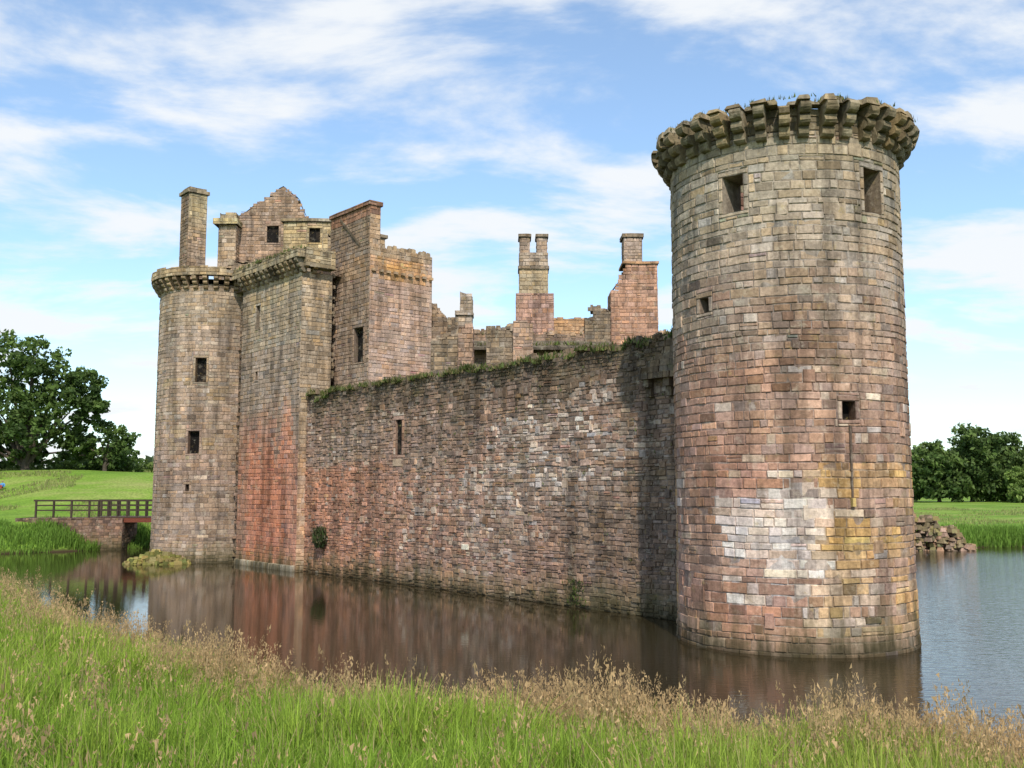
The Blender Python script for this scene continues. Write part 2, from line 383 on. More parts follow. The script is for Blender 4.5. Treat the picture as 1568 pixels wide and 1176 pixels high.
# ---- gatehouse flank
def b1_col(s,z,k=None,*a):
    n=fbm(s*.3,z*.3,31); n2=fbm(s*.8,z*.8,37); n3=fbm(s*1.4,z*.18,39)
    c=lerp((.25,.21,.17),(.275,.225,.175),clamp(.5+n))
    c=lerp((.34,.155,.095),c,sstep(z+n*3+n3*3,6,10))
    if s<33.5 and k is None and z<7: c=lerp(c,(.33,.20,.15),.5)
    if z>13: c=lerp(c,(.29,.26,.19),.5)
    if z>15.5: c=lerp(c,(.32,.265,.15),clamp(.3+n2*1.5))
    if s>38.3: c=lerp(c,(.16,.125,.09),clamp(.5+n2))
    c=lerp(c,(.16,.13,.10),clamp(n3*1.6)*.6)
    if k is not None: c=lerp(c,(.37,.305,.21),.7)  # end face coloured lighter, as the lit side
    return vary(c,.13)
mb=MB()
box_tower(mb,CP,CD,CN,32.0,39.7,.5,-1.5,-.4,17.1,.25,.44,b1_col,holesL=[(37.3,37.75,14.4,15.8),(37.4,37.65,11.2,11.7)])
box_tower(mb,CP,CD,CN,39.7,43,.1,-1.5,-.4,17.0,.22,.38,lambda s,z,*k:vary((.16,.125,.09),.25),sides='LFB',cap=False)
for i in range(130):
    z=random.uniform(.2,14); s=39.75+random.uniform(0,1.0); o=random.uniform(.05,.4)*(1-.3*(z/14)); w=random.uniform(.12,.3); h=random.uniform(.12,.25)
    mb.hexa([cpt(s-w,o,z),cpt(s+w,o*.8,z),cpt(s+w,0,z),cpt(s-w,0,z),cpt(s-w,o*.9,z+h),cpt(s+w,o*.7,z+h),cpt(s+w,0,z+h),cpt(s-w,0,z+h)],vary((.18,.13,.095),.25))
s=31.9
while s<39.9:
    b=cpt(s,.5); corbel(mb,b,CD,CN,17.0,.85,.3,vary((.21,.175,.11),.2)); s+=.62
s=.1
while s<1.0:
    b=cpt(32,.5-s); corbel(mb,b,CN,(-CD[0],-CD[1]),17.0,.85,.3,vary((.25,.2,.12),.2)); s+=.62
def b1p(s,z,*k): return vary((.25,.215,.14),.2)
box_tower(mb,CP,CD,CN,31.55,40.3,1.03,.55,17.78,18.5,.22,.42,b1p,top=lambda s:18.34+.18*fbm(s,4)+.3*fbm(s*3,1),frames=False)
box_tower(mb,CP,CD,CN,31.5,32.1,.55,-1.4,17.3,18.4,.22,.42,b1p,frames=False)
mb.quad((cpt(32,.5,17.1),cpt(43,.5,17.1),cpt(43,-6,17.1),cpt(32,-6,17.1)),(.2,.17,.12))
for i in range(26):
    s=32.1+i*.29; sbx=random.uniform(.5,.62)+.12
    mb.hexa([cpt(s,sbx,-.3),cpt(s+.28,sbx,-.3),cpt(s+.28,.4,-.3),cpt(s,.4,-.3),cpt(s,sbx-.05,.28),cpt(s+.28,sbx-.05,.3),cpt(s+.28,.4,.34),cpt(s,.4,.34)],vary((.36,.32,.25),.2))
mb.build("gatehouse_flank_wall",STONE,castle)

# ---- gatehouse round tower
GC=cpt(44.6,0)[:2]; GR=3.72; g2s=lambda a:math.radians(a)*GR
def g_col(s,z,*k):
    a=math.degrees(s/GR); n=fbm(s*.3,z*.35,51); n2=fbm(s*.9,z*.9,57); n3=fbm(s*1.3,z*.15,59)
    c=lerp((.27,.205,.16),(.295,.24,.185),sstep(z+n*3,5,12))
    if 7<z<11.5: c=lerp(c,(.32,.265,.15),clamp(n2*1.8+.05))
    if z<5: c=lerp(c,(.25,.205,.155),.5)
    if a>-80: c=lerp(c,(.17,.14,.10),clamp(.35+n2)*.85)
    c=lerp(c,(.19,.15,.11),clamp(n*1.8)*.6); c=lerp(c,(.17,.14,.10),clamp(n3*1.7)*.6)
    if z>15: c=lerp(c,(.24,.20,.135),.5)
    if random.random()<.06: c=lerp(c,(.38,.35,.29),.6)
    return vary(c,.12)
mb=MB(); GP=cylP(*GC,GR,.1)
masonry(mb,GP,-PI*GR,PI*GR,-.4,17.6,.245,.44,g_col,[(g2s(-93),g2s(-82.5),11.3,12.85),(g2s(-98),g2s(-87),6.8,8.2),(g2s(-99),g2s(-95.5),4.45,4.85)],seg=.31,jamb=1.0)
for i in range(38):
    a=2*PI*i/38; ow=(math.cos(a),math.sin(a)); tg=(-ow[1],ow[0])
    corbel(mb,(GC[0]+ow[0]*GR,GC[1]+ow[1]*GR),tg,ow,17.3,.85,.3,vary((.22,.175,.11),.2))
def ring(mb,C,r,z0,z1,colf,thick,top=None,h=.22,w=.4):
    masonry(mb,cylP(*C,r),-PI*r,PI*r,z0,z1,h,w,colf,top=top,seg=.4,miss=.03)
    for i in range(40):
        a,b=2*PI*i/40,2*PI*(i+1)/40
        q=lambda rr,t,z:(C[0]+rr*math.cos(t),C[1]+rr*math.sin(t),z)
        ta=(top((a if a<PI else a-2*PI)*r) if top else z1)-.06
        mb.quad((q(r,a,ta),q(r,b,ta),q(r-thick,b,ta),q(r-thick,a,ta)),(.14,.12,.07))
        mb.quad((q(r-thick,a,ta),q(r-thick,b,ta),q(r-thick,b,z0),q(r-thick,a,z0)),(.2,.16,.11))
        mb.quad((q(r,a,z0),q(r-thick,a,z0),q(r-thick,b,z0),q(r,b,z0)),(.14,.12,.07))
ring(mb,GC,GR+.58,18.1,18.95,lambda s,z:vary((.26,.21,.13),.2),.45,top=lambda s:18.66+.28*fbm(s*1.5,8))
for i in range(40):
    a,b=2*PI*i/40,2*PI*(i+1)/40
    mb.quad(((*GC,17.9),(GC[0]+(GR+.2)*math.cos(a),GC[1]+(GR+.2)*math.sin(a),17.9),(GC[0]+(GR+.2)*math.cos(b),GC[1]+(GR+.2)*math.sin(b),17.9)),(.17,.15,.1))
mb.build("gatehouse_round_tower",STONE,castle)

def abox(mb,x0,x1,y0,y1,z0,z1,h,w,colf,holes=(),top=None,jamb=.5,frames=True,miss=.01,closed=True,rag=.0):
    if rag and not top: 
        o_=random.uniform(0,90); top=lambda x:z1-rag*.6+rag*fbm(x*2.6,o_)*1.6
    masonry(mb,lambda s,z,o:(s,y0-o,z),x0,x1,z0,z1,h,w,lambda s,z:colf(s,z),holes,top,jamb=jamb,frames=frames,miss=miss,closed=closed)
    masonry(mb,lambda s,z,o:(x0-o,y1-s,z),0,y1-y0,z0,z1,h,w,lambda s,z:colf(x0,z),(),(lambda s:top(x0)) if top else None,miss=miss)
    masonry(mb,lambda s,z,o:(x1+o,y0+s,z),0,y1-y0,z0,z1,h,w,lambda s,z:colf(x1,z),(),(lambda s:top(x1)) if top else None,miss=miss)
    masonry(mb,lambda s,z,o:(x1-s,y1+o,z),0,x1-x0,z0,z1,h,w,lambda s,z:colf(x1-s,z),(),(lambda s:top(x1-s)) if top else None,backonly=True)
    n=max(1,int((x1-x0)/.25))
    for i in range(n):
        a=x0+(x1-x0)*i/n;b=x0+(x1-x0)*(i+1)/n
        za=(top(a) if top else z1)-.05; zb=(top(b) if top else z1)-.05
        mb.quad(((a,y0,za),(b,y0,zb),(b,y1,zb),(a,y1,za)),(.15,.13,.09))
grey=(.27,.23,.18); dark=(.17,.14,.10); pink=(.31,.205,.16)
mk=lambda c,a=.14:(lambda s,z,*k:vary(c,a))
def rubble_heap(mb,x0,x1,y0,y1,zf,n,c):
    for i in range(n):
        x=random.uniform(x0,x1);y=random.uniform(y0,y1);z=zf(x);w=random.uniform(.08,.24);h=random.uniform(.08,.3)
        p=[(x+a*w*random.uniform(.7,1.1)*k,y+b*w*random.uniform(.7,1.1)*k,z+(h if t else -.1)) for t,k in ((0,1),(1,.7)) for a,b in ((-1,-1),(1,-1),(1,1),(-1,1))]
        mb.hexa(p,vary(c,.25))
# ---- gatehouse superstructure
mb=MB()
SP=(-22.05,65.2)
box_tower(mb,SP,CD,CN,0,1.4,.0,-1.3,17.4,24.75,.25,.42,lambda s,z,k=None,*a:vary((.21,.16,.115) if k is None else lerp((.32,.25,.18),(.30,.26,.16),sstep(z,21,24))))  # shaded and lit faces painted: end face lighter, the others darker
box_tower(mb,SP,CD,CN,-.12,1.52,.12,-1.42,24.75,25.0,.25,.6,mk((.22,.19,.13)),frames=False)
box_tower(mb,SP,CD,CN,.05,1.35,-.05,-1.25,25.0,25.2,.2,.6,mk((.22,.19,.13)),frames=False)
abox(mb,-19.8,-18.6,64.6,66.4,17.5,22.3,.25,.42,mk((.28,.225,.16)))
abox(mb,-20.1,-18.45,64.3,66.4,22.3,22.7,.2,.5,mk((.31,.27,.15)))
abox(mb,-19.75,-18.65,64.7,66.4,22.7,23.3,.25,.42,mk((.27,.225,.14)),rag=.2)
def gtop(x):
    pts=[(-19.2,22.6),(-18.7,23.2),(-17.6,24.0),(-16.8,24.35),(-16.3,24.95),(-15.7,25.3),(-15.2,24.9),(-14.7,24.5),(-14.4,23.6),(-13.7,22.8),(-13.2,22.0)]
    for (a,b),(c,d) in zip(pts,pts[1:]):
        if a<=x<=c: 
            return b+(d-b)*(x-a)/(c-a)+.3*fbm(x*2.6,0)
    return 22.0
abox(mb,-19.2,-13.2,65.5,66.3,17.4,25.8,.22,.36,mk((.265,.20,.145)),holes=[(-16.75,-15.95,21.3,22.45)],top=gtop)
abox(mb,-14.6,-11.6,61.2,64,17.4,21.55,.25,.45,mk((.32,.265,.155)),holes=[(-12.95,-12.25,20.2,21.15)])
abox(mb,-14.75,-11.45,61.05,64.1,21.55,21.75,.2,.8,mk((.22,.19,.13)))
abox(mb,-18.5,-14.6,62.6,64.2,17.4,20.2,.25,.42,mk((.27,.22,.155)),top=lambda x:19.3+.6*fbm(x*.9,5)+.35*fbm(x*3,2))
abox(mb,-11.6,-10.3,60.4,62.4,17.2,21.2,.25,.42,mk((.25,.21,.15)),top=lambda x:20.6-(x+11.6)*.9+.35*fbm(x*3,5))
abox(mb,-13.6,-12.,58.6,60.4,17.0,19.4,.22,.36,mk((.24,.2,.14)),top=lambda x:18.7+.6*fbm(x*2,15))
rubble_heap(mb,-18.5,-14.6,62.7,64,lambda x:19.25+.6*fbm(x*.9,5),30,(.22,.18,.12))
mb.build("gatehouse_superstructure",STONE,castle)

# ---- second wall mass with tall chimney stack
def b2_col(s,z,k=None,*a):
    n=fbm((k or s)*.6,z*.5,71)
    c=lerp((.33,.26,.21),(.36,.235,.165),clamp(.4+n*1.5))
    if z>16.6: c=lerp(c,(.42,.25,.10),clamp(.5+n*1.8))
    if z>18: c=lerp(c,(.25,.21,.15),.7)
    if k is None: c=lerp(c,(.20,.16,.12),.8)  # all but the end face darkened, shade put into the stone colour
    return vary(c,.13)
mb=MB()
B=28.9
def b2top(s): return 18.4+.16*fbm(s*3,3)
box_tower(mb,CP,CD,CN,B,B+4.4,-2.1,-6.46,8,18.6,.235,.38,b2_col,holesL=[(B+.6,B+1.6,11.8,13.8)],top=b2top)
def b2up(s,z,k=None,*a): return vary(((.18,.14,.10) if k is None else (.31,.23,.15)) if z<20.3 else (.22,.13,.085),.15)  # stack sides in a shaded tone, end face in a lit one
box_tower(mb,CP,CD,CN,B+.1,B+4.5,-2.12,-2.85,18.35,20.85,.235,.38,b2up)
box_tower(mb,CP,CD,CN,B,B+4.6,-2.02,-2.95,20.82,21.08,.2,.6,b2up)
box_tower(mb,CP,CD,CN,B+3.4,B+4.8,-3.4,-5.3,18.2,20.0,.25,.42,mk((.25,.21,.15)))
box_tower(mb,CP,CD,CN,B+3.3,B+4.9,-3.3,-5.45,20.0,20.22,.2,.6,mk((.2,.17,.12)))
for i in range(9):
    o=-2.2-i*.5
    mb.hexa([cpt(B-.14,o,16.95),cpt(B,o,16.95),cpt(B,o-.25,16.95),cpt(B-.14,o-.25,16.95),cpt(B-.14,o,17.1),cpt(B,o,17.1),cpt(B,o-.25,17.1),cpt(B-.14,o-.25,17.1)],vary((.30,.23,.15)))
for i in range(40):   # ragged wall head
    s=B+random.uniform(.05,.5); o=random.uniform(-6.3,-3.1); w=random.uniform(.1,.25); h=random.uniform(.08,.34)
    mb.hexa([cpt(s-w*.2,o,18.3),cpt(s+w,o,18.3),cpt(s+w,o-w*1.6,18.3),cpt(s-w*.2,o-w*1.6,18.3),cpt(s-w*.1,o-.02,18.4+h),cpt(s+w*.9,o-.02,18.4+h*.8),cpt(s+w*.9,o-w*1.4,18.4+h),cpt(s-w*.1,o-w*1.4,18.4+h*.9)],vary((.26,.21,.14),.22))
A=cpt(B+3.3,-2.04,20.5);Bp=cpt(B+1.1,-2.04,18.6)
mb.hexa([(A[0],A[1],A[2]),(Bp[0],Bp[1],Bp[2]),(Bp[0]+.1,Bp[1]+.1,Bp[2]),(A[0]+.1,A[1]+.1,A[2]),(A[0],A[1],A[2]+.16),(Bp[0],Bp[1],Bp[2]+.16),(Bp[0]+.1,Bp[1]+.1,Bp[2]+.16),(A[0]+.1,A[1]+.1,A[2]+.16)],(.12,.09,.06))
box_tower(mb,CP,CD,CN,33.4,34.0,-1.5,-6,8,18,.25,.42,mk((.08,.065,.05)))  # near-black wall closing the groove, its deep shade put into the colour
for i in range(18):
    z=random.uniform(10.2,17); o=-1.5-random.uniform(0,.08); s=32-random.uniform(0,.06); h=random.uniform(.12,.22)
    mb.hexa([cpt(s,o,z),cpt(33,o,z),cpt(33,o-.12,z),cpt(s,o-.12,z),cpt(s,o,z+h),cpt(33,o,z+h),cpt(33,o-.12,z+h),cpt(s,o-.12,z+h)],vary((.20,.165,.115),.2))
mb.build("gatehouse_range_wall",STONE,castle)

# ---- ranges behind the curtain
mb=MB()
def rtop(x): return 14.15+.25*fbm(x*.8,3)+.35*fbm(x*3,1)
abox(mb,-5.6,12.5,60,61,1.,14.8,.24,.4,lambda s,z,*k:vary(lerp((.23,.165,.125),(.16,.13,.095),clamp(.5+fbm(s*.4,z*.5))),.18),
     holes=[(-1.6,-.8,11.6,12.9),(3.4,4.2,11.6,12.9)],top=rtop)
rubble_heap(mb,-5.5,12,60.1,60.9,rtop,120,(.2,.155,.11))
mb.quad(((-5,58.6,13.1),(6.2,58.6,13.1),(6.2,60.1,13.75),(-5,60.1,13.75)),(.13,.11,.08))
mb.quad(((-5,58.6,12.95),(-5,58.6,13.1),(6.2,58.6,13.1),(6.2,58.6,12.95)),(.10,.08,.06))
abox(mb,.25,2.6,60.05,61.6,13.2,16.7,.24,.4,mk(pink))
abox(mb,.45,2.25,60.15,61.5,16.7,18.3,.24,.4,mk((.31,.26,.17)))
abox(mb,.38,2.32,60.08,61.6,18.25,18.45,.2,.6,mk(dark))
abox(mb,.45,2.25,60.15,61.5,18.45,19.3,.24,.4,mk(grey))
abox(mb,.48,1.12,60.2,61.4,19.3,20.3,.24,.36,mk((.27,.215,.165)))
abox(mb,1.55,2.2,60.2,61.4,19.3,20.3,.24,.36,mk((.27,.215,.165)))
abox(mb,.4,1.2,60.1,61.5,20.3,20.5,.2,.5,mk(dark)); abox(mb,1.48,2.28,60.1,61.5,20.3,20.5,.2,.5,mk(dark))
def rb(x): return 18.2-(7.0-x)*1.8+.5*fbm(x*5,2) if x<7.0 else 18.45
abox(mb,6.1,9.0,59.6,61.6,12.8,18.5,.24,.38,mk((.31,.195,.135)),top=rb)
abox(mb,6.85,9.1,59.5,61.7,18.45,18.62,.2,.6,mk((.34,.22,.13)))
abox(mb,7.0,8.15,60.1,61.3,18.6,20.25,.24,.36,mk((.28,.225,.18)))
abox(mb,6.9,8.25,60.0,61.4,20.25,20.5,.2,.5,mk(dark))
f_=lambda x:15.6+.9*fbm(x*2.3,6)-(.6 if x<4.9 else 0)
abox(mb,4.5,6.35,59.8,61.2,12.8,16.6,.22,.36,mk(dark,.2),top=f_); rubble_heap(mb,4.6,6.3,59.9,61,f_,25,dark)
abox(mb,2.6,4.5,60.1,61.0,13.2,15.4,.22,.38,mk((.34,.22,.12)),top=lambda x:15.15+.2*fbm(x*3,8))
f_=lambda x:17.2-(x+6.4)*.95+.8*fbm(x*3.1,2)
abox(mb,-6.4,-4.0,59.6,60.6,12,18.2,.24,.38,mk((.18,.14,.10),.2),top=f_); rubble_heap(mb,-6.3,-4.1,59.7,60.5,f_,30,(.18,.14,.1))
abox(mb,-3.5,-2.45,59.5,60.6,13.5,15.2,.24,.38,mk(grey)); abox(mb,-3.2,-2.45,59.5,60.6,15.5,16.7,.24,.38,mk(grey),rag=.3); abox(mb,-3.5,-2.4,59.4,60.7,15.2,15.5,.2,.5,mk(grey))
f_=lambda x:15.2+.9*fbm(x*3,7)
abox(mb,-4.3,-3.2,59.8,60.6,13.5,16.2,.24,.38,mk(dark,.2),top=f_)
abox(mb,-2.7,-1.95,48.5,50,1,12.85,.22,.36,mk((.30,.215,.16)),rag=.25)
f_=lambda x:12.45-(-2.7-x)*.35+.6*fbm(x*3,4)
abox(mb,-4.1,-2.7,48.9,50,1,12.9,.22,.36,mk(dark,.2),top=f_); rubble_heap(mb,-4,-2.7,49,49.9,f_,16,dark)
abox(mb,.05,1.05,48.5,50,1,13.1,.22,.36,mk((.30,.22,.16)),rag=.25)
f_=lambda x:12.6+.6*fbm(x*3,4)
abox(mb,-1.3,.05,48.9,50,1,13.1,.22,.36,mk(dark,.2),top=f_); rubble_heap(mb,-1.2,.9,49,49.9,f_,20,dark)
mb.build("inner_ranges_and_chimneys",STONE,castle)
mb=MB()
mb.quad(((7.5,36,1.),(cpt(42,-1.6,1.)),(-10,66,1.),(16,62,1.),(14,36,1.)),(.10,.14,.05))
mb.build("courtyard_floor",ROCK,castle)

# ---- grass and moss on the wall heads
def tuft(mb,c,n,size,cols,spread,up=1.):
    for i in range(n):
        x=c[0]+random.gauss(0,spread);y=c[1]+random.gauss(0,spread);z=c[2]
        a=random.uniform(0,2*PI);w=size*random.uniform(.12,.3);h=size*random.uniform(.4,1.1)
        lx,ly=random.gauss(0,.4)*h,random.gauss(0,.4)*h
        col=random.choice(cols);k=random.uniform(.7,1.3)
        mb.quad(((x-w*math.cos(a),y-w*math.sin(a),z-.05),(x+w*math.cos(a),y+w*math.sin(a),z-.05),(x+lx,y+ly,z+h*up)),tuple(q*k for q in col))
mb=MB(); gcol=[(.09,.12,.03),(.14,.13,.05),(.21,.18,.08),(.06,.08,.02),(.12,.17,.04)]
for i in range(2800):
    s=random.uniform(2.5,31.8); g_=fbm(s*.8,44.)
    if g_<-.12: continue
    tuft(mb,cpt(s,random.uniform(-1.,.12),ctop(s)-.02),6,random.uniform(.10,.26)*(1+2.2*max(0,g_)),gcol,.10)
for i in range(1700):   # moss hanging over the lip
    s=random.uniform(2.5,31.8); g_=fbm(s*.9,14.)
    if g_<-.1: continue
    tuft(mb,cpt(s,.035,ctop(s)-abs(random.gauss(0,.2+.7*max(0,g_)))),3,.14,[(.07,.09,.03),(.11,.11,.04),(.05,.06,.02)],.04,-.5)
for i in range(500):
    a=random.uniform(0,2*PI); r=TR+random.uniform(-.4,.6); tuft(mb,(TC[0]+r*math.cos(a),TC[1]+r*math.sin(a),15.84 if r>TR+.05 else 15.7),3,.10,gcol,.05)
for i in range(200): tuft(mb,cpt(random.uniform(31.6,40),random.uniform(.6,1.),18.35),3,.2,gcol,.12)
for i in range(160):
    x=random.uniform(-5,6.2); tuft(mb,(x,random.uniform(58.6,60),13.3),4,.25,gcol,.15)
for i in range(240): tuft(mb,(random.uniform(-5.5,12),60.3,14.15),4,.24,gcol,.15)
for i in range(560):
    v=Vector((random.gauss(0,1),random.gauss(0,1),random.gauss(0,1))).normalized()*random.uniform(.5,1)
    p=cpt(29.8+v.x*.6,.15+abs(v.y)*.45,1.95+v.z*.65); tuft(mb,p,1,.22,[(.04,.06,.02),(.06,.09,.025),(.09,.08,.04)],.03)
for i in range(110):
    p=cpt(10+random.gauss(0,.3),.06,random.uniform(.1,1.1)); tuft(mb,p,1,.14,[(.09,.12,.03),(.06,.08,.025)],.02)
for i in range(130): # plants in the joints
    s=random.uniform(3,31);z=random.uniform(1,9.5); p=cpt(s,.03,z); tuft(mb,p,3,.10,gcol,.03)
mb.build("wall_head_grass",LEAF,castle)

# ------------------------------------------------------------ terrain and moat
shore_near=[(-75,82),(-40,62),(-20.8,40.5),(-11.2,27.3),(-8.6,24.1),(-6.,21.2),(-3.8,18.9),(0,17.3),(3.3,16.0),(6.4,15.6),(7.9,14.7),(10,13.8),(20,12),(40,11),(62,25),(78,55)]
far=[(66,80),(45,79),(37,78),(30,78),(20,88),(0,105),(-16,98),(-26,86),(-29,76.5),(-37,69.5),(-45,76),(-60,95)]
poly=np.array(shore_near+far)
def sdist(X,Y):
    d=np.full(X.shape,1e9); ins=np.zeros(X.shape,bool); n=len(poly)
    for i in range(n):
        ax,ay=poly[i];bx,by=poly[(i+1)%n]
        ex,ey=bx-ax,by-ay; t=np.clip(((X-ax)*ex+(Y-ay)*ey)/(ex*ex+ey*ey),0,1)
        d=np.minimum(d,np.hypot(X-ax-t*ex,Y-ay-t*ey))
        if ay!=by:
            c=((ay>Y)!=(by>Y))&(X<(bx-ax)*(Y-ay)/(by-ay)+ax); ins^=c
    return np.where(ins,-d,d)
def ss(x,a,b):
    t=np.clip((x-a)/(b-a),0,1);return t*t*(3-2*t)
def height(X,Y):
    d=sdist(X,Y)
    d=d+.25*np.sin(X*1.3+.7*Y)+.2*np.sin(Y*1.9-X*.8)
    dp=np.maximum(d,0)
    near=3.0*(1-np.exp(-dp/13))
    left=2.5*(1-np.exp(-dp/2.2)); right=1.2*(1-np.exp(-dp/2.5))
    wfar=ss(Y,48,66); wl=ss(-X,5,25)
    z=near*(1-wfar)+wfar*(left*wl+right*(1-wl))
    z=z+wfar*wl*3.9*ss(Y,78,110)*ss(dp,2,12)
    z=z+np.where(d>1,.06*np.sin(X*.9)*np.cos(Y*.7)+.05*np.sin(X*.31+Y*.5),0)
    z=z+np.where(dp>4,wfar*.22*np.sin(X*.17+1)*np.sin(Y*.21),0)
    return np.where(d>0,z+.02,np.maximum(d*.35,-1.6))
def axis(lo,hi,a,b,step,g=1.18):
    c=list(np.arange(a,b+1e-6,step)); x=b;s=step
    while x<hi: s*=g;x+=s;c.append(x)
    x=a;s=step;l=[]
    while x>lo: s*=g;x-=s;l.append(x)
    return np.array(l[::-1]+c)
xs=axis(-4000,4000,-66,70,.8); ys=axis(-300,5000,-4,125,.8)
X,Y=np.meshgrid(xs,ys); Z=height(X,Y)
nv=X.size; nx,ny=len(xs),len(ys)
me=bpy.data.meshes.new("grassy_ground")
vs=np.stack([X.ravel(),Y.ravel(),Z.ravel()],1)
idx=np.arange(nv).reshape(ny,nx); q4=np.stack([idx[:-1,:-1],idx[:-1,1:],idx[1:,1:],idx[1:,:-1]],-1).reshape(-1,4)
def fast_mesh(me,vs,faces,k):
    me.vertices.add(len(vs)); me.vertices.foreach_set("co",vs.astype(np.float32).ravel())
    me.loops.add(len(faces)*k); me.loops.foreach_set("vertex_index",faces.astype(np.int32).ravel())
    me.polygons.add(len(faces)); me.polygons.foreach_set("loop_start",np.arange(0,len(faces)*k,k,dtype=np.int32))
    me.update(calc_edges=True)
fast_mesh(me,vs,q4,4)
me.polygons.foreach_set("use_smooth",[True]*len(q4))
m,nt,b=newmat("meadow"); N=nt.nodes;L=nt.links
tc=N.new('ShaderNodeTexCoord')
mp=N.new('ShaderNodeMapping'); mp.inputs['Scale'].default_value=(.5,1.6,1); L.new(tc.outputs['Object'],mp.inputs[0])
n1=N.new('ShaderNodeTexNoise'); n1.inputs['Scale'].default_value=.12; n1.inputs['Detail'].default_value=9; n1.inputs['Roughness'].default_value=.68
L.new(mp.outputs[0],n1.inputs['Vector'])
cr=N.new('ShaderNodeValToRGB'); e=cr.color_ramp.elements; e[0].position=.36;e[0].color=(.10,.19,.025,1); e[1].position=.68;e[1].color=(.27,.29,.09,1)
x=cr.color_ramp.elements.new(.52); x.color=(.16,.26,.035,1)
L.new(n1.outputs['Fac'],cr.inputs[0])
n2=N.new('ShaderNodeTexNoise'); n2.inputs['Scale'].default_value=5; n2.inputs['Detail'].default_value=6
L.new(tc.outputs['Object'],n2.inputs['Vector'])
r=N.new('ShaderNodeMapRange'); r.inputs['From Min'].default_value=.3;r.inputs['From Max'].default_value=.7;r.inputs['To Min'].default_value=.65;r.inputs['To Max'].default_value=1.25
L.new(n2.outputs['Fac'],r.inputs['Value'])
mu=N.new('ShaderNodeMix');mu.data_type='RGBA';mu.blend_type='MULTIPLY';mu.inputs['Factor'].default_value=1
L.new(cr.outputs[0],mu.inputs['A']);L.new(r.outputs[0],mu.inputs['B'])
sp=N.new('ShaderNodeSeparateXYZ');L.new(tc.outputs['Object'],sp.inputs[0])
r2=N.new('ShaderNodeMapRange');r2.inputs['From Min'].default_value=.05;r2.inputs['From Max'].default_value=.35;L.new(sp.outputs['Z'],r2.inputs['Value'])
mx=N.new('ShaderNodeMix');mx.data_type='RGBA';L.new(r2.outputs[0],mx.inputs['Factor']);mx.inputs['A'].default_value=(.05,.035,.02,1);L.new(mu.outputs['Result'],mx.inputs['B'])
L.new(mx.outputs['Result'],b.inputs['Base Color']);b.inputs['Roughness'].default_value=.95;b.inputs['Specular IOR Level'].default_value=.1
bp=N.new('ShaderNodeBump');bp.inputs['Strength'].default_value=.6;bp.inputs['Distance'].default_value=.15;L.new(n2.outputs['Fac'],bp.inputs['Height']);L.new(bp.outputs[0],b.inputs['Normal'])
me.materials.append(m); ob=bpy.data.objects.new("grassy_ground",me); scene.collection.objects.link(ob)

# water
me=bpy.data.meshes.new("moat_water"); me.from_pydata([(-90,5,0),(90,5,0),(90,115,0),(-90,115,0)],[],[(0,1,2,3)])
m,nt,b=newmat("moat_water_mat");N=nt.nodes;L=nt.links
b.inputs['Base Color'].default_value=(.024,.018,.008,1);b.inputs['Roughness'].default_value=.025;b.inputs['IOR'].default_value=1.33
tc=N.new('ShaderNodeTexCoord');mp=N.new('ShaderNodeMapping');mp.inputs['Scale'].default_value=(1.0,2.6,1);mp.inputs['Rotation'].default_value=(0,0,.25);L.new(tc.outputs['Object'],mp.inputs[0])
n1=N.new('ShaderNodeTexNoise');n1.inputs['Scale'].default_value=2.0;n1.inputs['Detail'].default_value=4;n1.inputs['Roughness'].default_value=.5;L.new(mp.outputs[0],n1.inputs['Vector'])
sp=N.new('ShaderNodeSeparateXYZ');L.new(tc.outputs['Object'],sp.inputs[0])
r=N.new('ShaderNodeMapRange');r.inputs['From Min'].default_value=2;r.inputs['From Max'].default_value=15;r.inputs['To Min'].default_value=.18;r.inputs['To Max'].default_value=1.5;L.new(sp.outputs['X'],r.inputs['Value'])
mu=N.new('ShaderNodeMath');mu.operation='MULTIPLY';L.new(n1.outputs['Fac'],mu.inputs[0]);L.new(r.outputs[0],mu.inputs[1])
bp=N.new('ShaderNodeBump');bp.inputs['Strength'].default_value=.32;bp.inputs['Distance'].default_value=.05;L.new(mu.outputs[0],bp.inputs['Height']);L.new(bp.outputs[0],b.inputs['Normal'])
me.materials.append(m);ob=bpy.data.objects.new("moat_water",me);scene.collection.objects.link(ob)

